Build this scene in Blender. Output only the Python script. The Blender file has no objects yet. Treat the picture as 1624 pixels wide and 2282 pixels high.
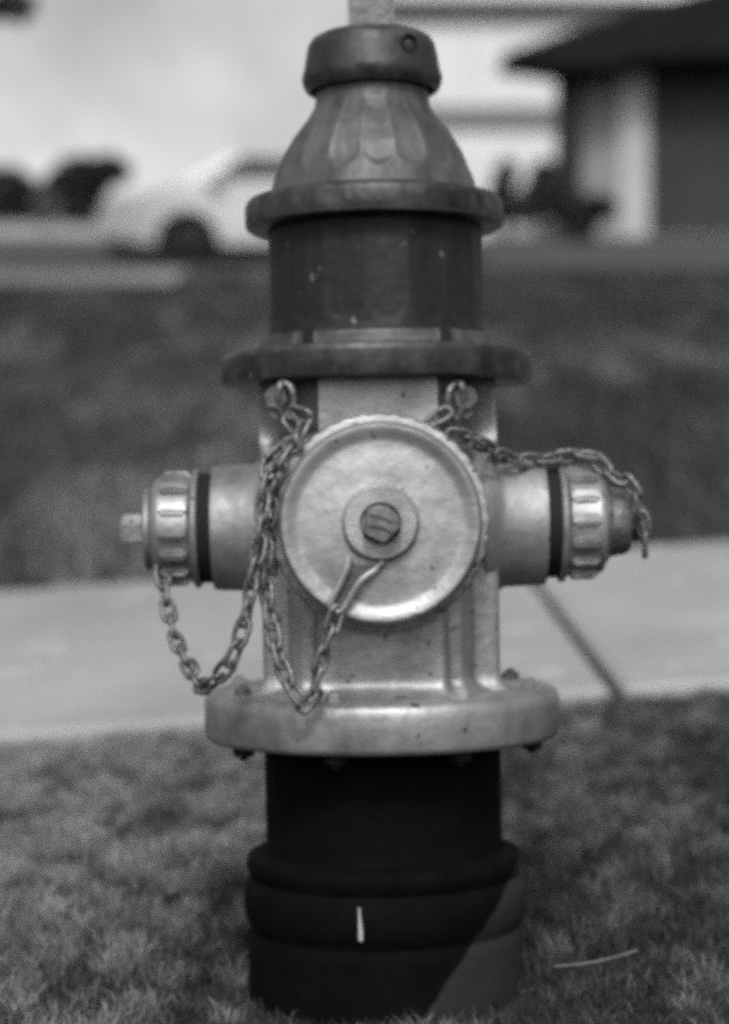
import bpy, bmesh, math, random
import numpy as np
from mathutils import Vector, Matrix, noise as mnoise

random.seed(7)
rng = np.random.default_rng(7)
PI = math.pi
R = math.radians
sc = bpy.context.scene
COL = sc.collection

# ------------------------------------------------------------------ camera
F = 4300.0          # focal length in reference units (frame 1624 x 2281)
D0 = 1.79           # metres from the lens to the hydrant axis
CAMX, CAMZ = -0.0133, 0.47
cd = bpy.data.cameras.new('camera')
cam = bpy.data.objects.new('camera', cd)
COL.objects.link(cam)
cam.location = (CAMX, -D0, CAMZ)
cam.rotation_euler = (R(90), 0, 0)
cd.sensor_fit = 'VERTICAL'
cd.sensor_height = 36.0
cd.sensor_width = 25.6
cd.lens = 36.0 * F / 2281.0
cd.clip_start = 0.05
cd.clip_end = 2000
cd.dof.use_dof = True
cd.dof.focus_distance = 1.57
cd.dof.aperture_fstop = 2.9
sc.camera = cam

# ------------------------------------------------------------------ sky and sun
SUN_EL, SUN_AZ = R(45), R(182)
w = bpy.data.worlds.new('World')
sc.world = w
w.use_nodes = True
nt = w.node_tree
nt.nodes.clear()
out = nt.nodes.new('ShaderNodeOutputWorld')
bg = nt.nodes.new('ShaderNodeBackground')
sky = nt.nodes.new('ShaderNodeTexSky')
sky.sky_type = 'NISHITA'
sky.sun_disc = False
sky.sun_elevation = SUN_EL
sky.sun_rotation = SUN_AZ
sky.air_density = 1.0
sky.dust_density = 4.0
bw = nt.nodes.new('ShaderNodeRGBToBW')
tc = nt.nodes.new('ShaderNodeTexCoord')
nz = nt.nodes.new('ShaderNodeTexNoise')
nz.inputs['Scale'].default_value = 13.0
nz.inputs['Detail'].default_value = 4.0
mr = nt.nodes.new('ShaderNodeMapRange')
mr.inputs['From Min'].default_value = 0.3
mr.inputs['From Max'].default_value = 0.7
mr.inputs['To Min'].default_value = 1.1
mr.inputs['To Max'].default_value = 1.76
mul = nt.nodes.new('ShaderNodeMath')
mul.operation = 'MULTIPLY'
L = nt.links.new
L(sky.outputs[0], bw.inputs[0])
L(tc.outputs['Generated'], nz.inputs['Vector'])
L(nz.outputs[0], mr.inputs['Value'])
L(bw.outputs[0], mul.inputs[0])
L(mr.outputs[0], mul.inputs[1])
L(mul.outputs[0], bg.inputs['Color'])
bg.inputs['Strength'].default_value = 0.15
L(bg.outputs[0], out.inputs[0])

sd = bpy.data.lights.new('sun', 'SUN')
sd.energy = 2.05
sd.angle = R(11)
sun = bpy.data.objects.new('sun', sd)
COL.objects.link(sun)
S = Vector((math.sin(SUN_AZ) * math.cos(SUN_EL), math.cos(SUN_AZ) * math.cos(SUN_EL), math.sin(SUN_EL)))
sun.rotation_euler = S.to_track_quat('Z', 'Y').to_euler()
sun.location = (-3, -8, 12)

sc.view_settings.view_transform = 'Standard'
sc.view_settings.look = 'None'
sc.view_settings.exposure = 0.0
sc.view_settings.gamma = 1.0
sc.view_settings.use_curve_mapping = False
sc.render.engine = 'CYCLES'
sc.cycles.use_denoising = False
sc.cycles.max_bounces = 6
sc.cycles.filter_width = 4.6


# ------------------------------------------------------------------ materials
def grey(name, lo, hi, rough=0.6, metal=0.0, scale=20.0, bump=0.0, bscale=120.0, detail=5.0,
         stretch=(1, 1, 1), specks=0.0, speck_val=0.02, speck_scale=60.0, spec=0.5, contrast=0.25):
    m = bpy.data.materials.new(name)
    m.use_nodes = True
    t = m.node_tree
    b = t.nodes['Principled BSDF']
    tc = t.nodes.new('ShaderNodeTexCoord')
    mp = t.nodes.new('ShaderNodeMapping')
    mp.inputs['Scale'].default_value = stretch
    t.links.new(tc.outputs['Object'], mp.inputs[0])
    n = t.nodes.new('ShaderNodeTexNoise')
    n.inputs['Scale'].default_value = scale
    n.inputs['Detail'].default_value = detail
    n.inputs['Roughness'].default_value = 0.6
    t.links.new(mp.outputs[0], n.inputs['Vector'])
    r = t.nodes.new('ShaderNodeMapRange')
    r.inputs['From Min'].default_value = 0.5 - contrast
    r.inputs['From Max'].default_value = 0.5 + contrast
    r.inputs['To Min'].default_value = lo
    r.inputs['To Max'].default_value = hi
    t.links.new(n.outputs[0], r.inputs['Value'])
    colsock = r.outputs[0]
    if specks > 0:
        n2 = t.nodes.new('ShaderNodeTexNoise')
        n2.inputs['Scale'].default_value = speck_scale
        n2.inputs['Detail'].default_value = 3.0
        t.links.new(tc.outputs['Object'], n2.inputs['Vector'])
        r2 = t.nodes.new('ShaderNodeMapRange')
        r2.inputs['From Min'].default_value = 0.68 - specks * 0.1
        r2.inputs['From Max'].default_value = 0.72 - specks * 0.1
        t.links.new(n2.outputs[0], r2.inputs['Value'])
        mx = t.nodes.new('ShaderNodeMix')
        mx.data_type = 'FLOAT'
        t.links.new(r2.outputs[0], mx.inputs[0])
        t.links.new(colsock, mx.inputs[2])
        mx.inputs[3].default_value = speck_val
        colsock = mx.outputs[0]
    t.links.new(colsock, b.inputs['Base Color'])
    b.inputs['Roughness'].default_value = rough
    b.inputs['Metallic'].default_value = metal
    b.inputs['Specular IOR Level'].default_value = spec
    if bump > 0:
        n3 = t.nodes.new('ShaderNodeTexNoise')
        n3.inputs['Scale'].default_value = bscale
        n3.inputs['Detail'].default_value = 4.0
        t.links.new(tc.outputs['Object'], n3.inputs['Vector'])
        bp = t.nodes.new('ShaderNodeBump')
        bp.inputs['Strength'].default_value = bump
        bp.inputs['Distance'].default_value = 0.004
        t.links.new(n3.outputs[0], bp.inputs['Height'])
        t.links.new(bp.outputs[0], b.inputs['Normal'])
    return m


M = {}
M['pale_paint'] = grey('pale_paint', 0.13, 0.37, rough=0.48, metal=0.62, scale=17, bump=0.35, bscale=60, spec=0.4, stretch=(1, 1, 0.5),
                       specks=0.1, speck_val=0.06, speck_scale=80)
M['dark_paint'] = grey('dark_paint', 0.005, 0.050, rough=0.48, spec=0.4, metal=0.45, scale=22, bump=0.4, bscale=60,
                       stretch=(1, 1, 0.45), specks=0.15, speck_val=0.12, speck_scale=60)
M['shaded_barrel_paint'] = grey('shaded_barrel_paint', 0.007, 0.028, rough=0.55, metal=0.3, scale=30, bump=0.4, bscale=60, spec=0.25,  # darker than dark_paint: shade under the bonnet flange put into the colour
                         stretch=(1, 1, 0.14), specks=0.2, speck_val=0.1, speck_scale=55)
M['cone_paint'] = grey('cone_paint', 0.022, 0.105, rough=0.5, spec=0.4, metal=0.25, scale=34, bump=0.4, bscale=60, contrast=0.2,
                       stretch=(1, 1, 0.14), specks=0.2, speck_val=0.05, speck_scale=40)
M['worn_metal'] = grey('worn_metal', 0.2, 0.36, rough=0.5, metal=0.3, scale=50, bump=0.4, bscale=150,
                       specks=0.5, speck_val=0.06, speck_scale=80)
M['nut_metal'] = grey('nut_metal', 0.06, 0.14, rough=0.5, metal=0.3, scale=40, bump=0.4, bscale=120, stretch=(1, 1, 0.4))
M['black_gap'] = grey('black_rubber', 0.006, 0.012, rough=0.8, spec=0.2)
M['chain_metal'] = grey('chain_metal', 0.04, 0.24, rough=0.45, metal=0.6, scale=120, bump=0.3, bscale=300)
M['bolt_metal'] = grey('bolt_metal', 0.02, 0.09, rough=0.6, scale=60, bump=0.4)
M['concrete'] = grey('concrete', 0.19, 0.30, rough=0.9, scale=1.7, bump=0.4, bscale=90, specks=0.25,
                     speck_val=0.38, speck_scale=9, spec=0.2, detail=8)
M['asphalt'] = grey('asphalt', 0.04, 0.065, rough=0.9, scale=3, spec=0.2)
M['soil'] = grey('soil', 0.03, 0.075, rough=1.0, scale=3.0, bump=0.8, bscale=40, spec=0.1)
M['white_paint'] = grey('white_paint', 0.42, 0.52, rough=0.7, scale=1.2, spec=0.3)
M['grey_trim'] = grey('grey_trim', 0.09, 0.12, rough=0.7, scale=2)
M['shingle'] = grey('shingle', 0.006, 0.014, rough=0.95, scale=6, spec=0.1)
M['dark_wood'] = grey('dark_wood', 0.008, 0.016, rough=0.8, scale=5, spec=0.2)
M['plaster'] = grey('plaster', 0.16, 0.22, rough=0.9, scale=1.2, spec=0.2)
M['dry_straw'] = grey('dry_straw', 0.08, 0.14, rough=0.8, scale=40)
M['trim_paint'] = grey('trim_paint', 0.26, 0.34, rough=0.7, scale=2)
M['brick'] = grey('brick_clay', 0.022, 0.045, rough=0.9, scale=1.5, spec=0.2)
M['car_paint'] = grey('car_paint', 0.42, 0.47, rough=0.4, scale=1)
M['glass'] = grey('dark_glass', 0.025, 0.035, rough=0.4, scale=1, spec=0.06)
M['tyre'] = grey('tyre_rubber', 0.012, 0.02, rough=0.9, scale=8, spec=0.2)
M['rim'] = grey('rim_metal', 0.12, 0.2, rough=0.4, metal=0.4, scale=4)
M['bark'] = grey('bark', 0.04, 0.1, rough=1, scale=8, bump=0.8, bscale=20)


def leafmat(name, lo, hi):
    m = bpy.data.materials.new(name)
    m.use_nodes = True
    t = m.node_tree
    b = t.nodes['Principled BSDF']
    a = t.nodes.new('ShaderNodeAttribute')
    a.attribute_name = 'tone'
    r = t.nodes.new('ShaderNodeMapRange')
    r.inputs['To Min'].default_value = lo
    r.inputs['To Max'].default_value = hi
    t.links.new(a.outputs['Fac'], r.inputs['Value'])
    t.links.new(r.outputs[0], b.inputs['Base Color'])
    b.inputs['Roughness'].default_value = 0.6
    b.inputs['Specular IOR Level'].default_value = 0.3
    return m


M['grass'] = leafmat('grass_blade', 0.02, 0.34)
M['leaf_dark'] = leafmat('leaf_dark', 0.012, 0.045)
M['leaf_mid'] = leafmat('leaf_mid', 0.05, 0.14)

for nm, val in (('dark_paint', 0.12), ('cone_paint', 0.13)):
    t = M[nm].node_tree
    b = t.nodes['Principled BSDF']
    src = b.inputs['Base Color'].links[0].from_socket
    ge = t.nodes.new('ShaderNodeNewGeometry')
    tcx = t.nodes.new('ShaderNodeTexCoord')
    nx_ = t.nodes.new('ShaderNodeTexNoise')
    nx_.inputs['Scale'].default_value = 45
    nx_.inputs['Detail'].default_value = 5
    t.links.new(tcx.outputs['Object'], nx_.inputs['Vector'])
    ad = t.nodes.new('ShaderNodeMath'); ad.operation = 'MULTIPLY_ADD'
    t.links.new(nx_.outputs[0], ad.inputs[0]); ad.inputs[1].default_value = 0.12
    t.links.new(ge.outputs['Pointiness'], ad.inputs[2])
    rw = t.nodes.new('ShaderNodeMapRange')
    rw.inputs['From Min'].default_value = 0.585
    rw.inputs['From Max'].default_value = 0.66
    t.links.new(ad.outputs[0], rw.inputs['Value'])
    mw = t.nodes.new('ShaderNodeMix'); mw.data_type = 'FLOAT'
    t.links.new(rw.outputs[0], mw.inputs[0])
    t.links.new(src, mw.inputs[2])
    mw.inputs[3].default_value = val
    t.links.new(mw.outputs[0], b.inputs['Base Color'])

# the buried pipe: black bitumen coat, changing to dark grey past a slanting edge
m = grey('bitumen', 0.001, 0.003, rough=0.8, scale=30, bump=0.5, bscale=60, spec=0.06)
M['bitumen'] = m
t = m.node_tree
b = t.nodes['Principled BSDF']
src = b.inputs['Base Color'].links[0].from_socket
tc_ = t.nodes.new('ShaderNodeTexCoord')
sx = t.nodes.new('ShaderNodeSeparateXYZ')
t.links.new(tc_.outputs['Object'], sx.inputs[0])
n_ = t.nodes.new('ShaderNodeTexNoise')
n_.inputs['Scale'].default_value = 60
t.links.new(tc_.outputs['Object'], n_.inputs['Vector'])
# edge runs from (x .115, z .16) to (x .047, z .03)
m1 = t.nodes.new('ShaderNodeMath'); m1.operation = 'MULTIPLY_ADD'
t.links.new(sx.outputs['Z'], m1.inputs[0]); m1.inputs[1].default_value = -0.76
t.links.new(sx.outputs['X'], m1.inputs[2])
m2 = t.nodes.new('ShaderNodeMath'); m2.operation = 'MULTIPLY_ADD'
t.links.new(n_.outputs[0], m2.inputs[0]); m2.inputs[1].default_value = 0.008
t.links.new(m1.outputs[0], m2.inputs[2])
r_ = t.nodes.new('ShaderNodeMapRange')
r_.inputs['From Min'].default_value = 0.008
r_.inputs['From Max'].default_value = 0.012
t.links.new(m2.outputs[0], r_.inputs['Value'])
mx = t.nodes.new('ShaderNodeMix'); mx.data_type = 'FLOAT'
t.links.new(r_.outputs[0], mx.inputs[0])
t.links.new(src, mx.inputs[2])
mx.inputs[3].default_value = 0.02
t.links.new(mx.outputs[0], b.inputs['Base Color'])


# ------------------------------------------------------------------ helpers
def tag(o, label=None, cat=None, group=None, kind=None):
    if label: o['label'] = label
    if cat: o['category'] = cat
    if group: o['group'] = group
    if kind: o['kind'] = kind
    return o


def empty(name, loc, label, cat, group=None):
    o = bpy.data.objects.new(name, None)
    COL.objects.link(o)
    o.location = loc
    o.empty_display_size = 0.1
    return tag(o, label, cat, group)


class MB:
    """collects shapes, then links them as one mesh object"""
    def __init__(self):
        self.v, self.f = [], []

    def add(self, vs, fs, mat=None):
        k = len(self.v)
        for p in vs:
            p = Vector(p)
            self.v.append(mat @ p if mat else p)
        self.f += [[i + k for i in q] for q in fs]
        return self

    def box(self, a, b_, mat=None, ch=0.0):
        (x0, y0, z0), (x1, y1, z1) = a, b_
        if ch <= 0:
            vs = [(x0, y0, z0), (x1, y0, z0), (x1, y1, z0), (x0, y1, z0),
                  (x0, y0, z1), (x1, y0, z1), (x1, y1, z1), (x0, y1, z1)]
            fs = [(0, 3, 2, 1), (4, 5, 6, 7), (0, 1, 5, 4), (1, 2, 6, 5), (2, 3, 7, 6), (3, 0, 4, 7)]
            return self.add(vs, fs, mat)
        bm = bmesh.new()
        bmesh.ops.create_cube(bm, size=1)
        for q in bm.verts:
            q.co = Vector(((x0 + x1) / 2 + q.co.x * (x1 - x0), (y0 + y1) / 2 + q.co.y * (y1 - y0),
                           (z0 + z1) / 2 + q.co.z * (z1 - z0)))
        bmesh.ops.bevel(bm, geom=bm.edges[:], offset=ch, segments=2, affect='EDGES')
        bm.verts.index_update()
        self.add([q.co.copy() for q in bm.verts], [[q.index for q in f.verts] for f in bm.faces], mat)
        bm.free()
        return self

    def lathe(self, prof, seg=64, fn=None, mat=None, cap0=False, cap1=False, a0=0.0, a1=None):
        """prof: (r, z) pairs, top to bottom or bottom to top; angle 0 faces the camera (-y)"""
        full = a1 is None
        n = seg if full else seg + 1
        span = 2 * PI if full else a1 - a0
        vs, fs = [], []
        for (r, z) in prof:
            for i in range(n):
                th = a0 + span * i / seg
                rr = fn(th, z, r) if fn else r
                vs.append((rr * math.sin(th), -rr * math.cos(th), z))
        for j in range(len(prof) - 1):
            for i in range(seg):
                i2 = (i + 1) % n if full else i + 1
                fs.append((j * n + i, j * n + i2, (j + 1) * n + i2, (j + 1) * n + i))
        if cap0: fs.append(tuple(range(n)))
        if cap1: fs.append(tuple((len(prof) - 1) * n + i for i in range(n)))
        return self.add(vs, fs, mat)

    def tube(self, pts, r, seg=8, closed=False, cap=True):
        pts = [Vector(p) for p in pts]
        n = len(pts)
        vs, fs = [], []
        prev = None
        for i, p in enumerate(pts):
            if closed:
                d = pts[(i + 1) % n] - pts[i - 1]
            else:
                d = pts[min(i + 1, n - 1)] - pts[max(i - 1, 0)]
            d.normalize()
            if prev is None:
                u = d.orthogonal().normalized()
            else:
                u = (prev - d * prev.dot(d)).normalized()
            prev = u
            v = d.cross(u)
            rr = r[i] if isinstance(r, (list, tuple)) else r
            for k in range(seg):
                a = 2 * PI * k / seg
                vs.append(p + (u * math.cos(a) + v * math.sin(a)) * rr)
        for i in range(n if closed else n - 1):
            j = (i + 1) % n
            for k in range(seg):
                k2 = (k + 1) % seg
                fs.append((i * seg + k, i * seg + k2, j * seg + k2, j * seg + k))
        if cap and not closed:
            fs.append(tuple(range(seg))[::-1])
            fs.append(tuple((n - 1) * seg + k for k in range(seg)))
        return self.add(vs, fs)

    def mesh(self, name, material, smooth=38):
        me = bpy.data.meshes.new(name)
        me.from_pydata([tuple(p) for p in self.v], [], [tuple(q) for q in self.f])
        bm = bmesh.new()
        bm.from_mesh(me)
        bmesh.ops.recalc_face_normals(bm, faces=bm.faces[:])
        bm.to_mesh(me)
        bm.free()
        if smooth:
            me.polygons.foreach_set('use_smooth', [True] * len(me.polygons))
            me.set_sharp_from_angle(angle=R(smooth))
        me.materials.append(material)
        return me

    def build(self, name, material, parent=None, smooth=38):
        o = bpy.data.objects.new(name, self.mesh(name, material, smooth))
        COL.objects.link(o)
        if parent: o.parent = parent
        return o


def inst(name, mesh, parent, loc=(0, 0, 0), mat=None):
    o = bpy.data.objects.new(name, mesh)
    COL.objects.link(o)
    o.parent = parent
    if mat is not None:
        o.matrix_local = mat
    else:
        o.location = loc
    return o


def at(x, y, d):
    """the place seen at reference position (x, y), d metres from the lens"""
    return Vector((CAMX + (x - 812) * d / F, d - D0, CAMZ + (1140 - y) * d / F))


def interp(x, xs, ys):
    return float(np.interp(x, xs, ys))


# ------------------------------------------------------------------ ground
GD = [0, 1.0, 1.79, 3.0, 5.2, 21, 28, 38, 45, 80, 400]
GZ = [-0.03, 0.0, 0.028, 0.145, 0.32, 3.19, 4.46, 6.27, 6.5, 6.5, 6.5]
TD = [0, 1.0, 2.2, 3.0, 11, 19, 400]
TZ = [0.0, 0.0, 0.045, 0.075, 0.055, 0.0, 0.0]


def ground_z(X, Y):
    d = Y + D0
    return np.interp(d, GD, GZ) + np.interp(d, TD, TZ) * np.clip(X, -6, 6)


def sheet(name, xs, ds, dz, material, thick=0.0):
    xs, ds = np.array(xs, float), np.array(ds, float)
    XX, DD = np.meshgrid(xs, ds)
    ZZ = ground_z(XX, DD - D0) + dz
    nx, ny = len(xs), len(ds)
    vs = np.stack([XX, DD - D0, ZZ], -1).reshape(-1, 3)
    fs = [(j * nx + i, j * nx + i + 1, (j + 1) * nx + i + 1, (j + 1) * nx + i) for j in range(ny - 1) for i in range(nx - 1)]
    mb = MB().add(vs.tolist(), fs)
    return mb.build(name, material, smooth=60)


gx = np.concatenate([np.linspace(-300, -8, 12), np.linspace(-6, 6, 61), np.linspace(8, 300, 12)])
gd = np.concatenate([np.linspace(-40, 0.4, 6), np.linspace(0.6, 6, 55), np.linspace(6.5, 45, 60), np.linspace(50, 400, 12)])
M['lawn'] = grey('lawn_ground', 0.010, 0.05, rough=1.0, scale=2.2, bump=1.0, bscale=14, spec=0.1, detail=6, contrast=0.22, stretch=(1, 0.2, 1))
g = sheet('ground', gx, gd, 0.0, M['lawn'])
tag(g, kind='structure')

# pavement slabs (a sloping sidewalk with open joints)
SW0, SW1 = 3.0, 5.02
sw = bpy.data.objects.new('sidewalk', None)
COL.objects.link(sw)
sw['kind'] = 'structure'
edges = [-5.94, -4.36, -2.78, -1.2, 0.38, 1.96, 3.54, 5.12]
for i in range(len(edges) - 1):
    x0, x1 = edges[i] + 0.011, edges[i + 1] - 0.011
    mb = MB()
    ins = 0.014
    top, mid, bot = [], [], []
    for (x, d, sx_, sd_) in ((x0, SW0, 1, 1), (x1, SW0, -1, 1), (x1, SW1, -1, -1), (x0, SW1, 1, -1)):
        zz = float(ground_z(x, d - D0))
        mid.append((x, d - D0, zz + 0.016))
        bot.append((x, d - D0, zz - 0.08))
        top.append((x + sx_ * ins, d - D0 + sd_ * ins, float(ground_z(x + sx_ * ins, d + sd_ * ins - D0)) + 0.025))
    fs = [(0, 1, 2, 3)]
    for k in range(4):
        k2 = (k + 1) % 4
        fs.append((k, k2, 4 + k2, 4 + k))
        fs.append((4 + k, 4 + k2, 8 + k2, 8 + k))
    mb.add(top + mid + bot, fs)
    mb.build('paving_slab', M['concrete'], sw, smooth=0)

o = sheet('kerb_path', np.linspace(-60, -1.75, 20), np.linspace(17.5, 19.2, 6), 0.02, M['concrete']); tag(o, kind='structure')
o = sheet('road', np.linspace(-60, 60, 40), np.linspace(19.5, 26.3, 8), 0.012, M['asphalt']); tag(o, kind='structure')
o = sheet('far_pavement', np.linspace(-60, 60, 40), np.linspace(27.2, 37.5, 8), 0.02, M['concrete']); tag(o, kind='structure')


# ------------------------------------------------------------------ fire hydrant
def Z(y): return CAMZ - (y - 1140) / 2400.0
def P(px): return px / 2400.0


hyd = empty('fire_hydrant', (CAMZ * math.sin(R(0.9)), 0, 0),
            'pale and dark painted fire hydrant with hanging cap chains in the foreground grass', 'fire hydrant')
hyd.rotation_euler = (0, R(-0.9), 0)
HM = Matrix.Translation(hyd.location) @ hyd.rotation_euler.to_matrix().to_4x4()
HI = HM.inverted()


def hp(x, y, t):
    return HI @ at(x, y, D0 - t)


def prof(pairs): return [(P(r), Z(y)) for r, y in pairs]


def flute(n, phase, depth, y_end, y_top, fade):
    """hollow flutes with rounded lower ends"""
    z_end, z_top = Z(y_end), Z(y_top)
    def fn(th, z, r):
        u = ((th - phase) * n / (2 * PI)) % 1.0
        u = 2 * abs(u - round(u))            # 0 middle of a flute, 1 on the ridge
        prof_ = max(0.0, 1 - (u / 0.95) ** 2)
        zl = z_end + P(34) * (u ** 2.2)
        k = min(1, max(0, (z - zl) / P(16)))
        k = k * k * (3 - 2 * k)
        k2 = min(1, max(0, (z_top - z) / fade))
        return r - depth * math.sqrt(prof_) * k * k2
    return fn


def fine(pairs, step=7):
    o = []
    for (r0, y0), (r1, y1) in zip(pairs, pairs[1:]):
        n = max(1, int(abs(y1 - y0) / step))
        o += [(r0 + (r1 - r0) * i / n, y0 + (y1 - y0) * i / n) for i in range(n)]
    o.append(pairs[-1])
    return prof(o)


# operating nut on top
mb = MB()
mb.box((-P(51), -P(48), Z(82)), (P(51), P(48), Z(-70)), ch=P(11))
mb.build('operating_nut', M['nut_metal'], hyd)
# weather cap
mb = MB().lathe(prof([(0, 76), (90, 78), (115, 82), (132, 91), (141, 104), (145, 122), (151, 158), (155, 170), (156, 178),
                      (153, 192), (147, 203), (140, 207), (134, 201), (131, 190), (128, 170)]), 96)
wc = mb.build('weather_cap', M['dark_paint'], hyd)
# its set screw, recessed in a rim
th = R(33)
zc = Z(127)
rad = P(146)
pm = Matrix.Translation((rad * math.sin(th), -rad * math.cos(th), zc)) @ Matrix.Rotation(th, 4, 'Z') @ Matrix.Rotation(R(90), 4, 'X')
mb = MB().lathe([(P(21), -0.004), (P(21), 0.0016), (P(18), 0.0024), (P(15), 0.001), (P(14), -0.003), (0, -0.003)], 24, mat=pm)
ss = mb.build('set_screw', M['black_gap'], wc)
mb = MB().lathe([(P(7), -0.004), (P(7), 0.0), (P(5), 0.001), (0, 0.001)], 6, mat=pm)
mb.build('screw_head', M['bolt_metal'], wc)

# fluted bonnet
bon = [(124, 178), (125, 218), (129, 240), (143, 264), (173, 302), (203, 350), (221, 400), (229, 430), (233, 446)]
MB().lathe(fine(bon, 5), 288, fn=flute(18, R(2.5), P(6), 408, 226, P(60))).build('bonnet', M['cone_paint'], hyd, smooth=60)
MB().lathe(prof([(226, 436), (240, 441), (262, 444), (277, 448), (284, 456), (287, 466), (287, 500), (284, 509), (276, 513), (238, 514)]),
           128).build('bonnet_flange', M['dark_paint'], hyd)
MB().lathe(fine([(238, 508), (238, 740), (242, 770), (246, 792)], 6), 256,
           fn=flute(16, R(6), P(3), 742, 520, P(30))).build('upper_barrel', M['shaded_barrel_paint'], hyd, smooth=60)
# raised lugs on the break flange
lug = prof([(238, 752), (250, 752), (257, 757), (259, 764), (259, 790), (238, 790)])
bf = MB().lathe(prof([(240, 787), (325, 787), (337, 790), (343, 798), (344, 806), (344, 848), (341, 855), (334, 858), (225, 858)]),
                128).build('break_flange', M['dark_paint'], hyd)
for k in range(5):
    a = k * 72
    mb = MB().lathe(lug, 24, a0=R(a - 31), a1=R(a + 31))
    n = len(lug)
    mb.f.append([i * 25 for i in range(n)]); mb.f.append([i * 25 + 24 for i in range(n)])
    mb.build('flange_lug', M['dark_paint'], bf)


# nozzle section: four flats, fluted corners
def body_fn(th, z, r):
    d = math.degrees(th) % 90
    d = min(d, 90 - d)                       # 0 middle of a flat, 45 middle of a corner
    k = r / P(250)
    flat = min(0.1065 / math.cos(R(d)), 0.1185)
    if d < 27: rr = flat
    elif d < 36:
        q = 0.5 - 0.5 * math.cos(PI * (d - 27) / 9)
        rr = flat + (0.1015 - flat) * q
    elif d < 42: rr = 0.1015 + 0.0055 * (0.5 - 0.5 * math.cos(PI * (d - 36) / 6))
    else: rr = 0.107
    y = 1140 + (CAMZ - z) * 2400
    if d > 26:                               # corners drawn in under the break flange
        s = min(1, max(0, (1000 - y) / 50)) * min(1, (d - 26) / 3)
        rr += (0.089 - rr) * s
    s2 = max(0, (y - 1495) / 30)             # foot fillet
    return rr * k + 0.010 * s2 * s2


MB().lathe(fine([(250, 850), (250, 1490), (250, 1535)], 8), 360, fn=body_fn).build('nozzle_section', M['pale_paint'], hyd, smooth=50)

# lower flange with bolts
lf = MB().lathe(prof([(235, 1520), (275, 1522), (277, 1527), (365, 1528), (380, 1532), (388, 1539), (392, 1549), (393, 1560), (393, 1622), (390, 1630),
                      (384, 1635), (255, 1635)]), 128).build('lower_flange', M['pale_paint'], hyd)
bmb = MB()
bmb.lathe([(P(20), 0.0), (P(20), P(13)), (P(16), P(17)), (P(9), P(17)), (P(9), P(22)), (P(7), P(24)), (0, P(24))], 6)
head_dark = bmb.mesh('bolt', M['bolt_metal'], 30)
head_light = head_dark.copy()
head_light.materials[0] = M['worn_metal']
head_pale = head_dark.copy()
head_pale.materials[0] = M['pale_paint']
nmb = MB()
nmb.lathe([(P(25), -P(104)), (P(25), -P(126)), (P(20), -P(130)), (P(10), -P(130)), (P(9), -P(138)), (0, -P(139))], 6)
nut_m = nmb.mesh('bolt_nut', M['black_gap'], 30)
for k in range(8):
    a = R(28 + 45 * k)
    m4 = Matrix.Translation((P(338) * math.sin(a), -P(338) * math.cos(a), Z(1529))) @ Matrix.Rotation(a * 1.7 + k, 4, 'Z')
    inst('bolt', head_light if k == 0 else (head_dark if k in (2, 6) else head_pale), lf, mat=m4)
    inst('bolt_nut', nut_m, lf, mat=m4)

# buried pipe and bell
sp = MB().lathe(prof([(262, 1632), (262, 1700), (261, 1875), (263, 1884), (290, 1888), (302, 1894), (306, 1906), (305, 1922), (299, 1934), (297, 1941),
                      (305, 1950), (312, 1964), (314, 1990), (311, 2018), (303, 2040), (297, 2050), (297, 2056), (302, 2064), (304, 2080), (304, 2420)]),
                128).build('standpipe', M['bitumen'], hyd)
mb = MB()
pts = [hp(800, 2022, .1300), hp(801, 2040, .1290), hp(802, 2052, .1284), hp(803, 2064, .1284), hp(804, 2095, .1282)]
mb.tube(pts, [0.0010, 0.0013, 0.0016, 0.0020, 0.0021], 8)
mb.build('paint_drip', M['trim_paint'], sp)

# steamer nozzle towards the camera
TS = 0.03           # how far the cap sits back towards the body
AX_F = Matrix.Translation((0, 0, Z(1162))) @ Matrix.Rotation(R(90), 4, 'X')      # local z -> -y
AX_C = Matrix.Translation((0, TS, 0)) @ AX_F @ Matrix.Diagonal((1.02, 1.02, 1, 1))
sn = MB().lathe([(0.095, 0.085), (0.093, 0.104), (0.086, 0.112), (0.080, 0.118), (0.079, 0.128)], 96, mat=AX_F).build(
    'steamer_nozzle', M['pale_paint'], hyd)
def bead(th, z, r):
    return r + (0.0007 * math.cos(40 * th) if r > 0.0920 else 0.0)


# outer lip of the nozzle, set back behind the cap
MB().lathe([(0.080, 0.118), (0.0915, 0.119), (0.0942, 0.122), (0.0942, 0.1285), (0.0926, 0.1316), (0.0890, 0.1325), (0.080, 0.1335)],
           352, fn=bead, mat=AX_F).build('nozzle_lip', M['pale_paint'], sn)
scap = MB().lathe([(0.070, 0.152), (0.0825, 0.152), (0.0836, 0.156), (0.0842, 0.172), (0.0846, 0.186), (0.0843, 0.1898),
                   (0.0830, 0.1938), (0.0812, 0.1960), (0.0790, 0.1962), (0.0755, 0.1948), (0.0715, 0.1930), (0.0690, 0.1922), (0.0668, 0.1921),
                   (0.060, 0.1928), (0.050, 0.1938), (0.040, 0.1945), (0.034, 0.1948), (0.0325, 0.1950), (0.0315, 0.1970), (0.030, 0.198), (0, 0.198)],
                  160, mat=AX_C).build('steamer_cap', M['pale_paint'], hyd)
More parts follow.
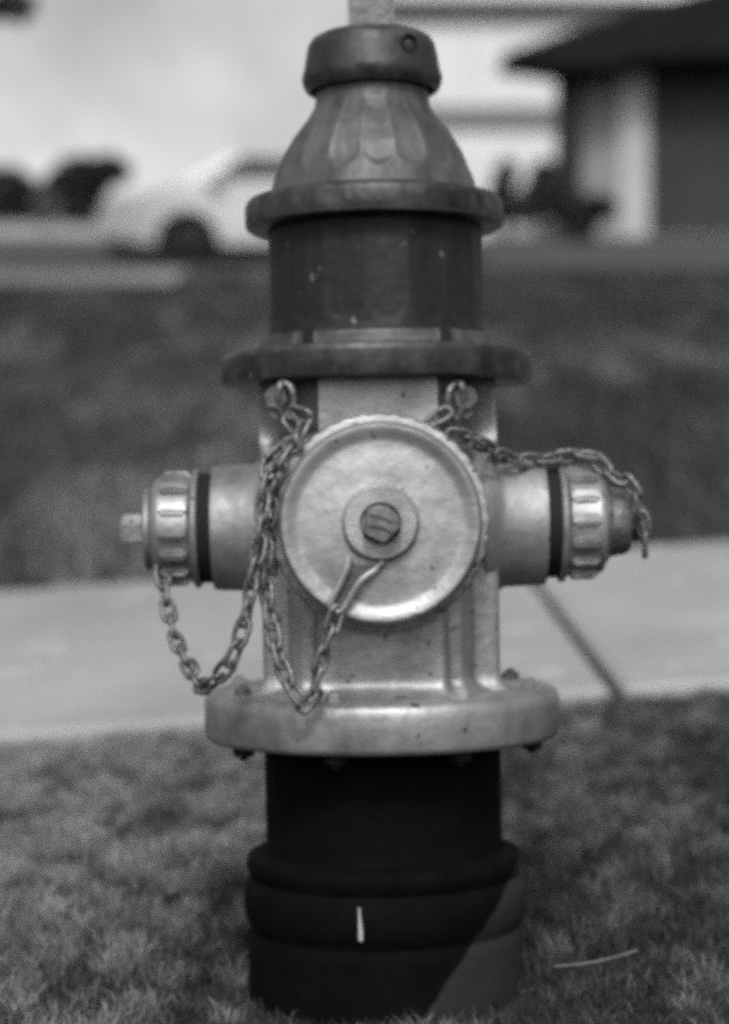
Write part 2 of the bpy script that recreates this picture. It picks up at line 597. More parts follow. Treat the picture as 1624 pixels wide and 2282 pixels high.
# pimples round the rim of the cap
nub = MB()
nub.lathe([(0.0028, -0.004), (0.0028, 0.0008), (0.0018, 0.0016), (0, 0.0018)], 10)
nubm = nub.mesh('rim_notch', M['bolt_metal'])
for a in (-72, -84, -98, 104, 62, 96, 40):
    al = R(a)
    p = Vector((0.0922 * math.sin(al), -0.1312, Z(1162) + 0.0922 * math.cos(al)))
    inst('rim_notch', nubm, scap, mat=Matrix.Translation(p) @ Matrix.Rotation(R(90), 4, 'X') @ Matrix.Scale(random.uniform(0.6, 1.0), 4))
mk = MB()
mk.lathe([(0.0036, -0.002), (0.0032, 0.0006), (0, 0.0008)], 12)
mkm = mk.mesh('paint_chip', M['black_gap'])
for (x, y, s, t_) in ((645, 1121, 1.15, 0.1595), (764, 1124, 1.0, 0.1605), (792, 1086, 0.5, 0.1613)):
    inst('paint_chip', mkm, scap, mat=Matrix.Translation(hp(x, y, t_)) @ Matrix.Rotation(R(90), 4, 'X') @ Matrix.Scale(s, 4))
# washer and pentagon nut
MB().lathe([(0.0165, 0.1975), (0.0295, 0.1975), (0.0305, 0.199), (0.0305, 0.2015), (0.029, 0.203), (0.0175, 0.203), (0.016, 0.2015)], 64, mat=AX_C).build(
    'washer', M['pale_paint'], scap)
AX_N = Matrix.Translation((0, TS, Z(1165))) @ Matrix.Rotation(R(90), 4, 'X') @ Matrix.Rotation(R(8), 4, 'Z')
cn = MB().lathe([(0.0172, 0.196), (0.0164, 0.222), (0.0150, 0.2245), (0.0, 0.2255)], 5, mat=AX_N)
cn.build('cap_nut', M['nut_metal'], scap, smooth=20)
for dz, ln in ((0.0052, 0.009), (-0.0035, 0.0095)):
    mb = MB().tube([(-ln, TS - 0.2252, Z(1165) + dz + 0.0035), (ln * 0.2, TS - 0.2262, Z(1165) + dz + 0.0012), (ln, TS - 0.2252, Z(1165) + dz - 0.0024)], 0.0014, 6)
    mb.build('nut_ridge', M['nut_metal'], scap)
# wire loop of the cap chain
loop = [(778, 1240), (772, 1268), (756, 1304), (739, 1338), (738, 1352), (752, 1362), (768, 1352), (786, 1320), (806, 1292), (836, 1270), (856, 1250)]
lp = []
for (x, y) in loop:
    dd = math.hypot(x - 843, y - 1168)
    lp.append(hp(x, y, 0.1685 if dd < 120 else 0.1715))


def smooth_path(pts, n=6, closed=False):
    pts = [Vector(p) for p in pts]
    o = []
    N = len(pts)
    for i in range(N if closed else N - 1):
        p0 = pts[(i - 1) % N] if closed else pts[max(i - 1, 0)]
        p1, p2 = pts[i], pts[(i + 1) % N]
        p3 = pts[(i + 2) % N] if closed else pts[min(i + 2, N - 1)]
        for k in range(n):
            s = k / n
            o.append(0.5 * ((2 * p1) + (-p0 + p2) * s + (2 * p0 - 5 * p1 + 4 * p2 - p3) * s * s + (-p0 + 3 * p1 - 3 * p2 + p3) * s ** 3))
    if not closed: o.append(pts[-1])
    return o


MB().tube(smooth_path(lp), 0.0032, 8).build('chain_loop', M['pale_paint'], scap)
fill = MB()
lpts = [hp(x, y, 0.1662) for x, y in ((785, 1255), (745, 1338), (752, 1352), (766, 1348), (812, 1280), (845, 1258))]
lback = [p + Vector((0, 0.003, 0)) for p in lpts]
n = len(lpts)
fill.add(lpts + lback, [tuple(range(n)), tuple(range(n, 2 * n))] + [(i, (i + 1) % n, n + (i + 1) % n, n + i) for i in range(n)])
fill.build('loop_tongue', M['bolt_metal'], scap)

# hose nozzles with ribbed caps
rib = MB()
rib.box((-0.0054, -0.0125, -0.004), (0.0054, 0.0125, 0.0062), ch=0.0026)
ribm = rib.mesh('grip_rib', M['pale_paint'])
for side in (-1, 1):
    AX = Matrix.Translation((0, 0, Z(1170))) @ Matrix.Rotation(R(90) * side, 4, 'Y')     # local z -> +-x
    xe = P(366)
    MB().lathe([(P(176), P(225)), (P(170), P(245)), (P(150), P(262)), (P(141), P(275)), (P(139), P(350)), (P(136), xe), (P(95), xe)],
               96, mat=AX).build('hose_nozzle', M['pale_paint'], hyd)
    MB().lathe([(P(96), xe - 0.002), (P(122), xe + P(2)), (P(122), xe + P(36)), (P(90), xe + P(38))], 64, mat=AX).build('gasket', M['black_gap'], hyd)
    x0 = xe + P(30)
    hc = MB().lathe([(P(80), x0), (P(130), x0), (P(133), x0 + P(4)), (P(131), x0 + P(12)), (P(119), x0 + P(18)), (P(113), x0 + P(24)), (P(113), x0 + P(80)), (P(115), x0 + P(88)),
                     (P(110), x0 + P(98)), (P(96), x0 + P(104)), (P(60), x0 + P(106)), (P(56), x0 + P(114)), (P(44), x0 + P(116)), (0, x0 + P(116))], 96, mat=AX
                    ).build('hose_cap', M['pale_paint'], hyd)
    for k in range(14):
        a = 2 * PI * (k + 0.35) / 14
        mm = AX @ Matrix.Rotation(a, 4, 'Z') @ Matrix.Translation((P(113), 0, x0 + P(54))) @ Matrix(((0, 0, 1, 0), (1, 0, 0, 0), (0, 1, 0, 0), (0, 0, 0, 1)))
        inst('grip_rib', ribm, hc, mat=mm)
    if side < 0:
        MB().lathe([(P(34), x0 + P(110)), (P(33), x0 + P(168)), (P(28), x0 + P(175)), (0, x0 + P(176))], 5,
                   mat=AX @ Matrix.Rotation(R(20), 4, 'Z')).build('cap_nut', M['worn_metal'], hc, smooth=20)
        ring = [AX @ Vector((P(82) * math.cos(a), P(82) * math.sin(a), x0 + P(116) + P(4) * math.sin(a))) for a in np.linspace(0, 2 * PI, 40, endpoint=False)]
        MB().tube(ring, 0.0042, 8, closed=True).build('chain_ring', M['pale_paint'], hc)
    else:
        MB().lathe([(P(92), x0 + P(98)), (P(90), x0 + P(108)), (P(78), x0 + P(116)), (P(72), x0 + P(150)), (P(66), x0 + P(158)), (P(40), x0 + P(160)), (0, x0 + P(160))], 48,
                   mat=AX).build('cap_hub', M['chain_metal'], hc)
        MB().lathe([(P(44), x0 + P(156)), (P(42), x0 + P(190)), (P(36), x0 + P(197)), (0, x0 + P(198))], 5,
                   mat=AX @ Matrix.Rotation(R(20), 4, 'Z')).build('cap_nut', M['bolt_metal'], hc, smooth=20)

# eyes under the break flange that hold the chains
for sgn, cx in ((-1, 628), (1, 1024)):
    mb = MB()
    c = [(cx - 4 * sgn, 852), (cx - 20 * sgn, 862), (cx - 26 * sgn, 885), (cx - 24 * sgn, 915), (cx - 14 * sgn, 932), (cx - 2 * sgn, 925), (cx + 6 * sgn, 905), (cx + 8 * sgn, 880), (cx + 4 * sgn, 858)]
    mb.tube(smooth_path([hp(x, y, 0.112 + 0.004 * math.sin(i)) for i, (x, y) in enumerate(c)], 5, True), 0.0031, 8, closed=True)
    mb.build('chain_eye', M['chain_metal'], hyd)
    mb = MB()
    a = hp(cx + 14 * sgn, 884, 0.085); b2 = hp(cx + 14 * sgn, 884, 0.114)
    mb.tube([a, b2], 0.0105, 6)
    a = hp(cx + 14 * sgn, 916, 0.085); b2 = hp(cx + 14 * sgn, 916, 0.108)
    mb.tube([a, b2], 0.006, 8)
    mb.build('eye_lug', M['bolt_metal'], hyd)

# chains of oval links
link = MB()
lk = []
LL, LW = 0.0245, 0.0118
for a in np.linspace(0, 2 * PI, 20, endpoint=False):
    cx_, cy_ = math.cos(a), math.sin(a)
    lk.append(((LL - LW) / 2 * (1 if cx_ > 0 else -1) * min(1, abs(cx_) * 2.2) + LW / 2 * cx_, LW / 2 * cy_, 0.0011 * math.sin(2 * a)))
link.tube(lk, 0.0024, 6, closed=True)
linkm = link.mesh('chain_link', M['chain_metal'], 80)


def chain(path, pitch=0.0176):
    pts = smooth_path([hp(*p) for p in path], 12)
    root = bpy.data.objects.new('chain', None)
    COL.objects.link(root)
    root.parent = hyd
    root.empty_display_size = 0.02
    cum = [0.0]
    for p, q in zip(pts, pts[1:]): cum.append(cum[-1] + (q - p).length)
    n = int(cum[-1] / pitch)
    def pos(s):
        i = int(np.searchsorted(cum, s)) - 1
        i = max(0, min(i, len(pts) - 2))
        f = (s - cum[i]) / max(1e-9, cum[i + 1] - cum[i])
        return pts[i].lerp(pts[i + 1], f)
    for i in range(n):
        s = (i + 0.5) * cum[-1] / n
        p = pos(s)
        d = (pos(min(cum[-1], s + 0.007)) - pos(max(0, s - 0.007))).normalized()
        u = Vector((0, 1, 0))
        if abs(d.dot(u)) > 0.95: u = Vector((1, 0, 0))
        yv = u.cross(d).normalized()
        zv = d.cross(yv).normalized()
        tw = (R(25) if i % 2 == 0 else R(112)) + random.uniform(-0.35, 0.35)
        y2 = yv * math.cos(tw) + zv * math.sin(tw)
        z2 = d.cross(y2)
        m4 = Matrix(((d.x, y2.x, z2.x, p.x), (d.y, y2.y, z2.y, p.y), (d.z, y2.z, z2.z, p.z), (0, 0, 0, 1)))
        inst('chain_link', linkm, root, mat=m4)
    return root


chain([(648, 925, .114), (676, 925, .12), (684, 955, .122), (655, 985, .13), (612, 1004, .135), (596, 1060, .15), (584, 1140, .155), (576, 1220, .158), (562, 1295, .16),
       (548, 1370, .16), (528, 1440, .16), (500, 1492, .155), (452, 1528, .13), (424, 1488, .10), (396, 1432, .075), (374, 1350, .05), (360, 1262, .03)])
chain([(640, 930, .114), (664, 968, .13), (636, 1020, .16), (612, 1085, .150), (600, 1160, .145), (592, 1240, .145), (594, 1320, .148), (604, 1390, .155),
       (618, 1450, .162), (644, 1520, .17), (684, 1566, .174), (704, 1512, .174), (722, 1450, .174), (740, 1395, .174), (752, 1358, .1735)])
chain([(1000, 920, .116), (968, 935, .118), (978, 966, .118), (1030, 972, .11), (1078, 992, .085), (1130, 1020, .05), (1190, 1026, .03), (1250, 1018, .02), (1312, 1014, .015),
       (1345, 1042, .02), (1376, 1066, .03), (1404, 1082, .035), (1420, 1122, .035), (1432, 1172, .03), (1436, 1232, .025)])


# ------------------------------------------------------------------ grass
def blades(name, X, Y, H, W, tone, material, lean=0.6):
    n = len(X)
    Zg = ground_z(X, Y) - 0.004
    az = rng.uniform(0, 2 * PI, n)
    ln = rng.uniform(0.1, 1.0, n) * lean * H
    dx, dy = np.cos(az) * ln, np.sin(az) * ln
    fa = rng.uniform(0, 2 * PI, n)
    wx, wy = np.cos(fa) * W / 2, np.sin(fa) * W / 2
    v = np.zeros((n, 5, 3), np.float32)
    v[:, 0] = np.stack([X - wx, Y - wy, Zg], -1)
    v[:, 1] = np.stack([X + wx, Y + wy, Zg], -1)
    mx_, my_, mz = X + dx * 0.35, Y + dy * 0.35, Zg + H * 0.6
    v[:, 2] = np.stack([mx_ - wx * .8, my_ - wy * .8, mz], -1)
    v[:, 3] = np.stack([mx_ + wx * .8, my_ + wy * .8, mz], -1)
    v[:, 4] = np.stack([X + dx, Y + dy, Zg + H * (1 - 0.25 * ln / np.maximum(H, 1e-6))], -1)
    base = np.arange(n)[:, None] * 5
    tri = np.array([[0, 1, 3], [0, 3, 2], [2, 3, 4]])
    f = (base[:, :, None] + tri[None]).reshape(-1, 3)
    me = bpy.data.meshes.new(name)
    me.vertices.add(n * 5)
    me.vertices.foreach_set('co', v.reshape(-1))
    me.loops.add(len(f) * 3)
    me.loops.foreach_set('vertex_index', f.reshape(-1).astype(np.int32))
    me.polygons.add(len(f))
    me.polygons.foreach_set('loop_start', np.arange(0, len(f) * 3, 3, dtype=np.int32))
    me.update(calc_edges=True)
    a = me.attributes.new('tone', 'FLOAT', 'POINT')
    a.data.foreach_set('value', np.repeat(np.clip(tone, 0, 1), 5).astype(np.float32))
    me.materials.append(material)
    o = bpy.data.objects.new(name, me)
    COL.objects.link(o)
    return o


def field(X, Y, s, seed):
    """smooth irregular noise, mostly 0..1 round 0.5: three octaves of random lattice values"""
    r2 = np.random.default_rng(seed)
    tab = r2.uniform(0, 1, (256, 256))
    out_ = np.zeros(len(X))
    amp, tot, f = 1.0, 0.0, s / 4.2
    for k in range(3):
        a = 0.6 + k * 1.1
        u = (X * math.cos(a) - Y * math.sin(a)) * f + 40.3 + 7 * k
        v = (X * math.sin(a) + Y * math.cos(a)) * f + 71.7 + 5 * k
        iu, iv = np.floor(u).astype(int), np.floor(v).astype(int)
        fu, fv = u - iu, v - iv
        fu, fv = fu * fu * (3 - 2 * fu), fv * fv * (3 - 2 * fv)
        g = lambda i, j: tab[i % 256, j % 256]
        out_ += amp * ((g(iu, iv) * (1 - fu) + g(iu + 1, iv) * fu) * (1 - fv) + (g(iu, iv + 1) * (1 - fu) + g(iu + 1, iv + 1) * fu) * fv)
        tot += amp
        amp *= 0.55
        f *= 2.1
    return np.clip(0.5 + (out_ / tot - 0.5) * 1.35, 0, 1)


def scatter(n, d0, d1, spread, lo=0.35):
    d = np.sqrt(rng.uniform(d0 ** 2, d1 ** 2, n))
    X = rng.uniform(-1, 1, n) * (d * spread + lo)
    return X, d - D0


X, Y = scatter(520000, 1.05, 3.1, 0.215, 0.3)
edge = SW0 - D0 + 0.06 * (field(X, X * 0, 60, 5) - 0.62)
rr = np.hypot(X, Y)
cl = field(X, Y, 190, 1)
c2 = field(X, Y, 70, 2)
keep = (Y < edge) & (rr > 0.125) & (rng.uniform(0, 1, len(X)) < np.clip(2.0 * (0.6 * cl + 0.4 * c2 - 0.2), 0.3, 1))
X, Y, cl, c2 = X[keep], Y[keep], cl[keep], c2[keep]
pit = np.clip((field(X, Y, 95, 71) * 0.65 + cl * 0.35 - 0.37) / 0.13, 0, 1)      # dark clumps between the lighter turf
H = rng.uniform(0.010, 0.028, len(X)) * (0.5 + 1.0 * cl) * np.where((Y < 0.02) & (np.abs(X) < 0.17), 0.85, 1.0)
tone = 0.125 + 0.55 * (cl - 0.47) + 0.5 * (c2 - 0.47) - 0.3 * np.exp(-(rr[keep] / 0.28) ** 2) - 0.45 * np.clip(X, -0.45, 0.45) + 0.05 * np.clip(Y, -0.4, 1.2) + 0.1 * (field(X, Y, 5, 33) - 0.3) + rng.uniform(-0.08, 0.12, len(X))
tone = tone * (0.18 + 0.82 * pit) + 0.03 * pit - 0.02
dry = (rng.uniform(0, 1, len(X)) < 0.05) & (pit > 0.5)
tone[dry] += rng.uniform(0.1, 0.4, dry.sum())
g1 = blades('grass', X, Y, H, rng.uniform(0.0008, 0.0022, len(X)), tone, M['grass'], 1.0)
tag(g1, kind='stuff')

X, Y = scatter(190000, 4.97, 21, 0.215, 0.5)
edge = SW1 - D0 + 0.06 * (field(X, X * 0, 14, 8) - 0.3)
YS = Y * 0.16
cl = field(X, Y * 0.3, 9, 11)
keep = (Y > edge) & (rng.uniform(0, 1, len(X)) < 0.1 + 1.1 * cl) & ~((Y + D0 > 17.5) & (X < -1.7)) & (Y + D0 < 19.4)
X, Y, cl = X[keep], Y[keep], cl[keep]
dd = Y + D0
H = rng.uniform(0.03, 0.07, len(X)) * (0.3 + 1.3 * cl) * np.clip(1.15 - dd * 0.035, 0.5, 1)
YS = YS[keep]
tone = -0.02 + 0.28 * (field(X, YS, 4, 12) - 0.42) + 0.35 * (field(X, YS, 11, 14) - 0.47) + 0.35 * (field(X, YS * 1.3, 24, 15) - 0.47) - 0.05 * np.clip(X, -1, 1.6) - 0.012 * np.clip(Y + D0 - 9, 0, 8) + 0.15 * (cl - 0.4) + rng.uniform(-0.04, 0.08, len(X))
dry = rng.uniform(0, 1, len(X)) < 0.05
tone[dry] += 0.3
g2 = blades('lawn_grass', X, Y, H, 0.004 + 0.0011 * dd, tone, M['grass'], 0.8)
tag(g2, kind='stuff')

# pale dry stem lying over the grass
mb = MB().tube(smooth_path([at(*p) for p in ((1236, 2152, 1.64), (1300, 2146, 1.66), (1360, 2134, 1.67), (1420, 2116, 1.69))], 5), 0.0010, 6)
tag(mb.build('dry_stem', M['dry_straw']), 'long pale dry stem lying on the grass right of the hydrant pipe', 'dry stem')


# ------------------------------------------------------------------ foliage things
def leaf_cloud(blobs, n, size):
    """leaf faces spread through a set of ellipsoids (cx, cy, cz, rx, ry, rz)"""
    vols = np.array([b_[3] * b_[4] * b_[5] for b_ in blobs]) ** 0.67
    pick = rng.choice(len(blobs), n, p=vols / vols.sum())
    B = np.array(blobs)[pick]
    d = rng.normal(size=(n, 3))
    d /= np.linalg.norm(d, axis=1)[:, None]
    rad = rng.uniform(0.35, 1.08, n) ** 0.6
    c = B[:, :3] + d * B[:, 3:] * rad[:, None]
    a = rng.normal(size=(n, 3)); a /= np.linalg.norm(a, axis=1)[:, None]
    b_ = np.cross(a, rng.normal(size=(n, 3))); b_ /= np.linalg.norm(b_, axis=1)[:, None]
    s = size * rng.uniform(0.5, 1.3, n)[:, None]
    v = np.stack([c - a * s, c + b_ * s * 0.5, c + a * s, c - b_ * s * 0.5], 1)
    tone = np.clip(rng.uniform(0, 0.6, n) + 0.4 * field(c[:, 0], c[:, 2], 5 / max(size, 0.05) * 0.1, 3), 0, 1)
    return v, tone


def leaf_obj(name, v, tone, material, parent):
    n = len(v)
    me = bpy.data.meshes.new(name)
    me.vertices.add(n * 4)
    me.vertices.foreach_set('co', v.reshape(-1).astype(np.float32))
    me.loops.add(n * 4)
    me.loops.foreach_set('vertex_index', np.arange(n * 4, dtype=np.int32))
    me.polygons.add(n)
    me.polygons.foreach_set('loop_start', np.arange(0, n * 4, 4, dtype=np.int32))
    me.update(calc_edges=True)
    a = me.attributes.new('tone', 'FLOAT', 'POINT')
    a.data.foreach_set('value', np.repeat(tone, 4).astype(np.float32))
    me.materials.append(material)
    o = bpy.data.objects.new(name, me)
    COL.objects.link(o)
    o.parent = parent
    return o


def shrub(name, label, cat, base, blobs, n, size, material, group=None):
    root = empty(name, base, label, cat, group)
    bl = [(b_[0] - base[0], b_[1] - base[1], b_[2] - base[2], b_[3], b_[4], b_[5]) for b_ in blobs]
    v, tone = leaf_cloud(bl, n, size)
    leaf_obj('foliage', v, tone, material, root)
    mb = MB()
    for b_ in bl:
        mb.tube(smooth_path([(0, 0, -0.15), (b_[0] * 0.4, b_[1] * 0.4, b_[2] * 0.5), (b_[0], b_[1], b_[2])], 4), [0.06 - 0.005 * i for i in range(9)], 6)
    mb.build('stem', M['bark'], root)
    return root


def px_blobs(lst, d):
    o = []
    for (x, y, rx, ry) in lst:
        p = at(x, y, d)
        o.append((p.x, p.y, p.z, rx * d / F, max(rx, ry) * d / F * 0.9, ry * d / F))
    return o


def gbase(x, d):
    X_ = CAMX + (x - 812) * d / F
    return (X_, d - D0, float(ground_z(X_, d - D0)))


shrub('broad_shrub', 'dark spreading shrub left of the white car with a wide overhanging top', 'shrub', gbase(170, 33),
      px_blobs([(185, 400, 58, 46), (235, 380, 50, 26), (170, 450, 52, 42), (210, 470, 42, 26), (135, 420, 34, 36)], 33), 5200, 0.15, M['leaf_dark'])
shrub('round_shrub', 'dark rounded shrub at the left edge of the picture', 'shrub', gbase(20, 34),
      px_blobs([(20, 440, 66, 58), (55, 470, 42, 34), (-40, 440, 66, 66)], 34), 5200, 0.15, M['leaf_dark'])
shrub('pale_shrub', 'small paler round bush between two dark shrubs at the left', 'shrub', gbase(105, 31),
      px_blobs([(103, 465, 28, 30)], 31), 1500, 0.08, M['leaf_mid'])
shrub('upright_shrub', 'narrow upright dark shrub just right of the hydrant bonnet', 'shrub', gbase(1125, 26),
      px_blobs([(1128, 385, 20, 26), (1118, 430, 26, 36), (1130, 468, 34, 24)], 26), 3000, 0.08, M['leaf_dark'])
shrub('porch_shrub', 'bushy dark shrub against the left side of the porch post', 'shrub', gbase(1215, 26.5),
      px_blobs([(1210, 395, 28, 34), (1200, 440, 40, 40), (1260, 455, 45, 40), (1170, 470, 40, 22)], 26.5), 4500, 0.08, M['leaf_dark'])
shrub('doorstep_shrub', 'low dark shrub at the foot of the porch post under the pale wall', 'shrub', gbase(1315, 26),
      px_blobs([(1330, 462, 42, 24), (1300, 490, 28, 34), (1292, 525, 22, 26)], 26), 3000, 0.08, M['leaf_dark'])

# tree off to the left whose low branch hangs into the top left corner
tb = gbase(-420, 15)
tree = empty('broadleaf_tree', tb, 'broadleaf tree whose low dark branch hangs into the top left corner', 'tree')
mb = MB()
top = Vector((0.1, 0, 4.6))
mb.tube(smooth_path([(0, 0, -0.2), (0.03, 0, 1.2), (0.0, 0.05, 2.6), top], 6), [0.2 - 0.006 * i for i in range(19)], 12)
tips = []
for k in range(9):
    a = k * 2.4
    tip = Vector((math.cos(a) * 1.5, math.sin(a) * 1.5, 4.0 + 0.25 * k))
    mb.tube(smooth_path([(0.02, 0, 2.4 + 0.2 * k), tip * 0.5 + Vector((0, 0, 1.6)), tip], 5), [0.07 - 0.005 * i for i in range(11)], 7)
    tips.append(tip)
q = at(30, 18, 15) - Vector(tb)
mb.tube(smooth_path([(0.02, 0, 1.9), q * 0.6 + Vector((0, 0, 0.9)), q], 5), [0.06 - 0.004 * i for i in range(11)], 7)
mb.build('trunk', M['bark'], tree)
bl = [(p.x, p.y, p.z, 0.8, 0.8, 0.55) for p in tips] + [(q.x + .02, q.y, q.z + 0.02, 0.19, 0.2, 0.12), (q.x - 0.22, q.y, q.z + .12, 0.3, 0.3, 0.2), (q.x - 0.6, q.y, q.z + 0.25, 0.4, 0.4, 0.3)]
v, tone = leaf_cloud(bl, 14000, 0.065)
leaf_obj('crown', v, tone, M['leaf_dark'], tree)

# ------------------------------------------------------------------ parked white car
DC = 20.0
cb = gbase(215, DC)
car = empty('parked_car', (cb[0] + 2.15, cb[1] + 0.85, float(ground_z(cb[0] + 2.15, cb[1] + 0.85)) - 0.02),
            'white low parked car facing left, partly hidden behind the hydrant', 'car')
car.rotation_euler = (math.atan(0.182), 0, 0)          # parked across the slope
CW = 0.86
WX = (-1.2, 1.2)
side = [(-2.12, 0.34), (-2.15, 0.52), (-2.10, 0.66), (-1.95, 0.74), (-1.4, 0.84), (-0.85, 0.90), (1.1, 0.93), (1.55, 0.93), (1.8, 0.88), (1.9, 0.7), (1.9, 0.4), (1.82, 0.28)]
low = []
for wx in (WX[1], WX[0]):
    low.append((wx + 0.34, 0.25))
    for a in np.linspace(0, PI, 9): low.append((wx + 0.33 * math.cos(a), 0.28 + 0.33 * math.sin(a)))
    low.append((wx - 0.34, 0.25))
poly = side + low
bm = bmesh.new()
vsa = [bm.verts.new((x, -CW, z)) for x, z in poly]
fc = bm.faces.new(vsa)
ex = bmesh.ops.extrude_face_region(bm, geom=[fc])
for e in ex['geom']:
    if isinstance(e, bmesh.types.BMVert): e.co.y = CW
for vv in bm.verts:
    k = max(0, (vv.co.z - 0.55)) * 0.22 + max(0, abs(vv.co.x) - 1.6) * 0.25
    vv.co.y *= (1 - k)
bmesh.ops.recalc_face_normals(bm, faces=bm.faces[:])
bmesh.ops.triangulate(bm, faces=[f for f in bm.faces if len(f.verts) > 4])
me = bpy.data.meshes.new('body')
bm.to_mesh(me); bm.free()
me.materials.append(M['car_paint'])
body = bpy.data.objects.new('body', me)
COL.objects.link(body); body.parent = car
bv = body.modifiers.new('bevel', 'BEVEL'); bv.width = 0.035; bv.segments = 2; bv.limit_method = 'ANGLE'; bv.angle_limit = R(40)
# cabin: base and roof outlines
base = [(-1.36, -0.80), (1.3, -0.78), (1.3, 0.78), (-1.36, 0.80)]
roof = [(-0.76, -0.64), (0.65, -0.64), (0.65, 0.64), (-0.76, 0.64)]
zb, zr = 0.87, 1.17
cab = MB()
cab.add([(x, y, zb) for x, y in base] + [(x, y, zr) for x, y in roof],
        [(4, 5, 6, 7), (0, 1, 5, 4), (1, 2, 6, 5), (2, 3, 7, 6), (3, 0, 4, 7)])
cabin = cab.build('cabin', M['car_paint'], car, smooth=0)


def on_quad(a, b_, c, d, u, v_):
    return (Vector(a).lerp(Vector(b_), u)).lerp(Vector(d).lerp(Vector(c), u), v_)


cv = [Vector((x, y, zb)) for x, y in base] + [Vector((x, y, zr)) for x, y in roof]
for (nm, ids, uv) in (('side_window', (0, 1, 5, 4), [(0.11, .06), (0.46, .06), (0.46, .92), (0.105, .96)]),
                      ('side_window', (0, 1, 5, 4), [(0.50, .06), (0.92, .06), (0.84, .78), (0.50, .78)]),
                      ('side_window', (2, 3, 7, 6), [(0.08, .06), (0.5, .06), (0.5, .78), (0.16, .78)]),
                      ('side_window', (2, 3, 7, 6), [(0.54, .06), (0.94, .06), (0.90, .78), (0.54, .78)]),
                      ('windscreen', (3, 0, 4, 7), [(0.05, .06), (0.95, .06), (0.93, .9), (0.07, .9)]),
                      ('rear_window', (1, 2, 6, 5), [(0.05, .1), (0.95, .1), (0.92, .9), (0.08, .9)])):
    q4 = [cv[i] for i in ids]
    pts = [on_quad(*q4, u, v_) for u, v_ in uv]
    nrm = (pts[1] - pts[0]).cross(pts[2] - pts[1]).normalized()
    f_ = [p + nrm * 0.006 for p in pts]; bk = [p - nrm * 0.006 for p in pts]
    MB().add(f_ + bk, [(0, 1, 2, 3), (4, 5, 6, 7)] + [(i, (i + 1) % 4, 4 + (i + 1) % 4, 4 + i) for i in range(4)]).build(
        nm, M['rim'] if nm == 'windscreen' and False else M['glass'], car, smooth=0)
for sy in (-1, 1):
    MB().box((-2.13, sy * 0.60 - 0.13, 0.56), (-1.98, sy * 0.60 + 0.13, 0.68), ch=0.03).build('headlight', M['glass'], car)
    MB().box((-0.98, sy * 0.86 - 0.09, 0.86), (-0.82, sy * 0.86 + 0.09, 0.98), ch=0.03).build('wing_mirror', M['car_paint'], car)
    MB().box((0.14, sy * 0.83 - 0.02, 0.74), (0.32, sy * 0.83 + 0.02, 0.77), ch=0.008).build('door_handle', M['rim'], car)
MB().box((-2.05, -0.78, 0.16), (1.8, 0.78, 0.3), ch=0.03).build('underbody', M['tyre'], car)
for wx in WX:
    for sy in (-1, 1):
        mm = Matrix.Translation((wx, sy * 0.74, 0.30)) @ Matrix.Rotation(R(90), 4, 'X')
        wh = MB().lathe([(0.19, -0.10), (0.27, -0.105), (0.30, -0.08), (0.305, 0), (0.30, 0.08), (0.27, 0.105), (0.19, 0.10)], 36, mat=mm).build('wheel', M['tyre'], car)
        rm = MB().lathe([(0.195, -0.08 * sy), (0.19, 0.085 * sy), (0.16, 0.06 * sy), (0.05, 0.075 * sy), (0, 0.08 * sy)], 24, mat=mm)
        for k in range(5):
            rm.box((-0.025, 0.03, 0.05 * sy), (0.025, 0.18, 0.095 * sy), mat=mm @ Matrix.Rotation(R(72 * k), 4, 'Z'))
        rm.build('rim', M['rim'], wh)

# ------------------------------------------------------------------ white two-storey house far behind
DW = 40.0
hx0 = at(835, 0, DW).x
gz = 6.2
zband, zeave = at(0, 262, DW).z, at(0, 30, DW).z
wy = DW - D0
wh = empty('white_house', (hx0 + 5, wy, gz), 'white two-storey house with grey band between floors behind the porch', 'house')
wo = Vector(wh.location)
def wb(name, a, b_, mat, par=wh, ch=0.0):
    return MB().box(Vector(a) - wo, Vector(b_) - wo, ch=ch).build(name, mat, par, smooth=0)
wl = wb('wall', (hx0, wy, gz - 0.6), (hx0 + 11, wy + 8, zeave + 0.1), M['white_paint'])
wb('belt_course', (hx0 - 0.05, wy - 0.09, zband - 0.24), (hx0 + 11.05, wy - 0.003, zband + 0.24), M['grey_trim'])
ef = wb('eaves', (hx0 - 0.2, wy - 0.2, zeave - 0.13), (hx0 + 11.2, wy + 8.2, zeave + 0.17), M['grey_trim'])
rf = MB()
rz = zeave + 0.203
a = [(hx0 - 0.4, wy - 0.45, rz), (hx0 + 11.4, wy - 0.45, rz), (hx0 + 11.4, wy + 8.45, rz), (hx0 - 0.4, wy + 8.45, rz), (hx0 + 2.5, wy + 4, rz + 1.5), (hx0 + 8.5, wy + 4, rz + 1.5)]
rf.add([Vector(p) - wo for p in a], [(0, 1, 5, 4), (1, 2, 5), (2, 3, 4, 5), (3, 0, 4), (0, 3, 2, 1)])
rf.build('roof', M['white_paint'], wh, smooth=0)

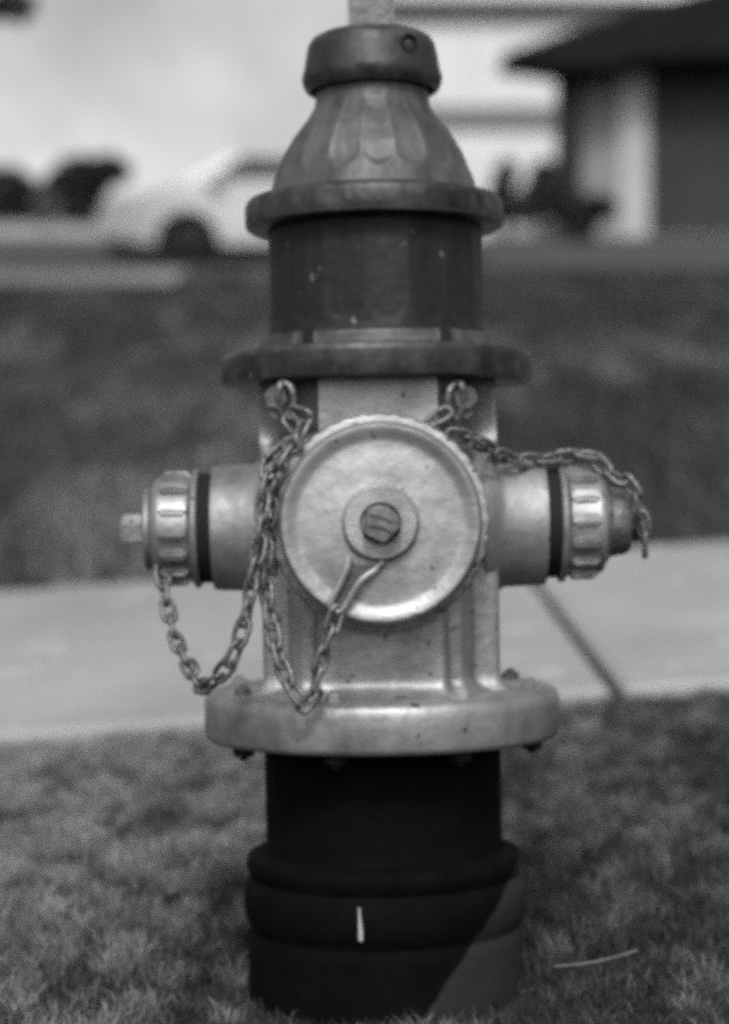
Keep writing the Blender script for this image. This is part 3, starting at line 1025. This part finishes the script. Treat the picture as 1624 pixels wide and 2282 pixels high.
# ------------------------------------------------------------------ dark house with a porch at the right
DH = 28.0
ph = empty('porch_house', gbase(1500, DH), 'dark brick house with a low dark porch roof and pale entry wall at the right', 'house')
po = Vector(ph.location)
def X28(x, d=DH): return at(x, 0, d).x
def Z28(y, d=DH): return at(0, y, d).z
def pb(name, a, b_, mat, par=ph, ch=0.0):
    return MB().box(Vector(a) - po, Vector(b_) - po, ch=ch).build(name, mat, par, smooth=0)
y28 = DH - D0
gl = po.z - 0.9
# porch post
pb('porch_post', (X28(1242, 27.5), y28 - 0.5, gl), (X28(1294, 27.5), y28 - 0.12, Z28(140)), M['dark_wood'])
# pale entry wall, set back
ew = pb('entry_wall', (X28(1286, 27.9), y28 - 0.1, gl), (X28(1450, 27.9), y28 + 0.1, Z28(110)), M['plaster'])
pb('door_trim', (X28(1378, 27.8), y28 - 0.2, gl), (X28(1444, 27.8), y28 - 0.103, Z28(140)), M['trim_paint'])
# dark brick wall with brick courses
bwll = pb('brick_wall', (X28(1446), y28 - 0.1, gl), (X28(1446) + 9, y28 + 1.2, Z28(60)), M['brick'])
mb = MB()
for c in range(26):
    z0 = gl + 0.3 + c * 0.16
    if z0 > Z28(75): break
    mb.box(Vector((X28(1446) - 0.012, y28 - 0.112, z0)) - po, Vector((X28(1446) + 9, y28 - 0.103, z0 + 0.145)) - po)
mb.build('brick_course', M['brick'], bwll, smooth=0)
# sloping roof: rake edge rises to the right
def slab(name, outline, y0, y1, mat):
    n = len(outline)
    vs = [Vector((x, y0, z)) - po for x, z in outline] + [Vector((x, y1, z)) - po for x, z in outline]
    fs = [tuple(range(n)), tuple(range(n, 2 * n))] + [(i, (i + 1) % n, n + (i + 1) % n, n + i) for i in range(n)]
    return MB().add(vs, fs).build(name, mat, ph, smooth=0)
dR = 27.2
out_ = [(1118, 128), (1240, 84), (1400, 30), (1660, -40), (2400, -200), (2400, 120), (1440, 134), (1330, 158), (1245, 152), (1180, 142), (1120, 136)]
slab('roof', [(at(x, y, dR).x, at(x, y, dR).z) for x, y in out_], dR - D0 - 0.25, dR - D0 + 0.85, M['shingle'])
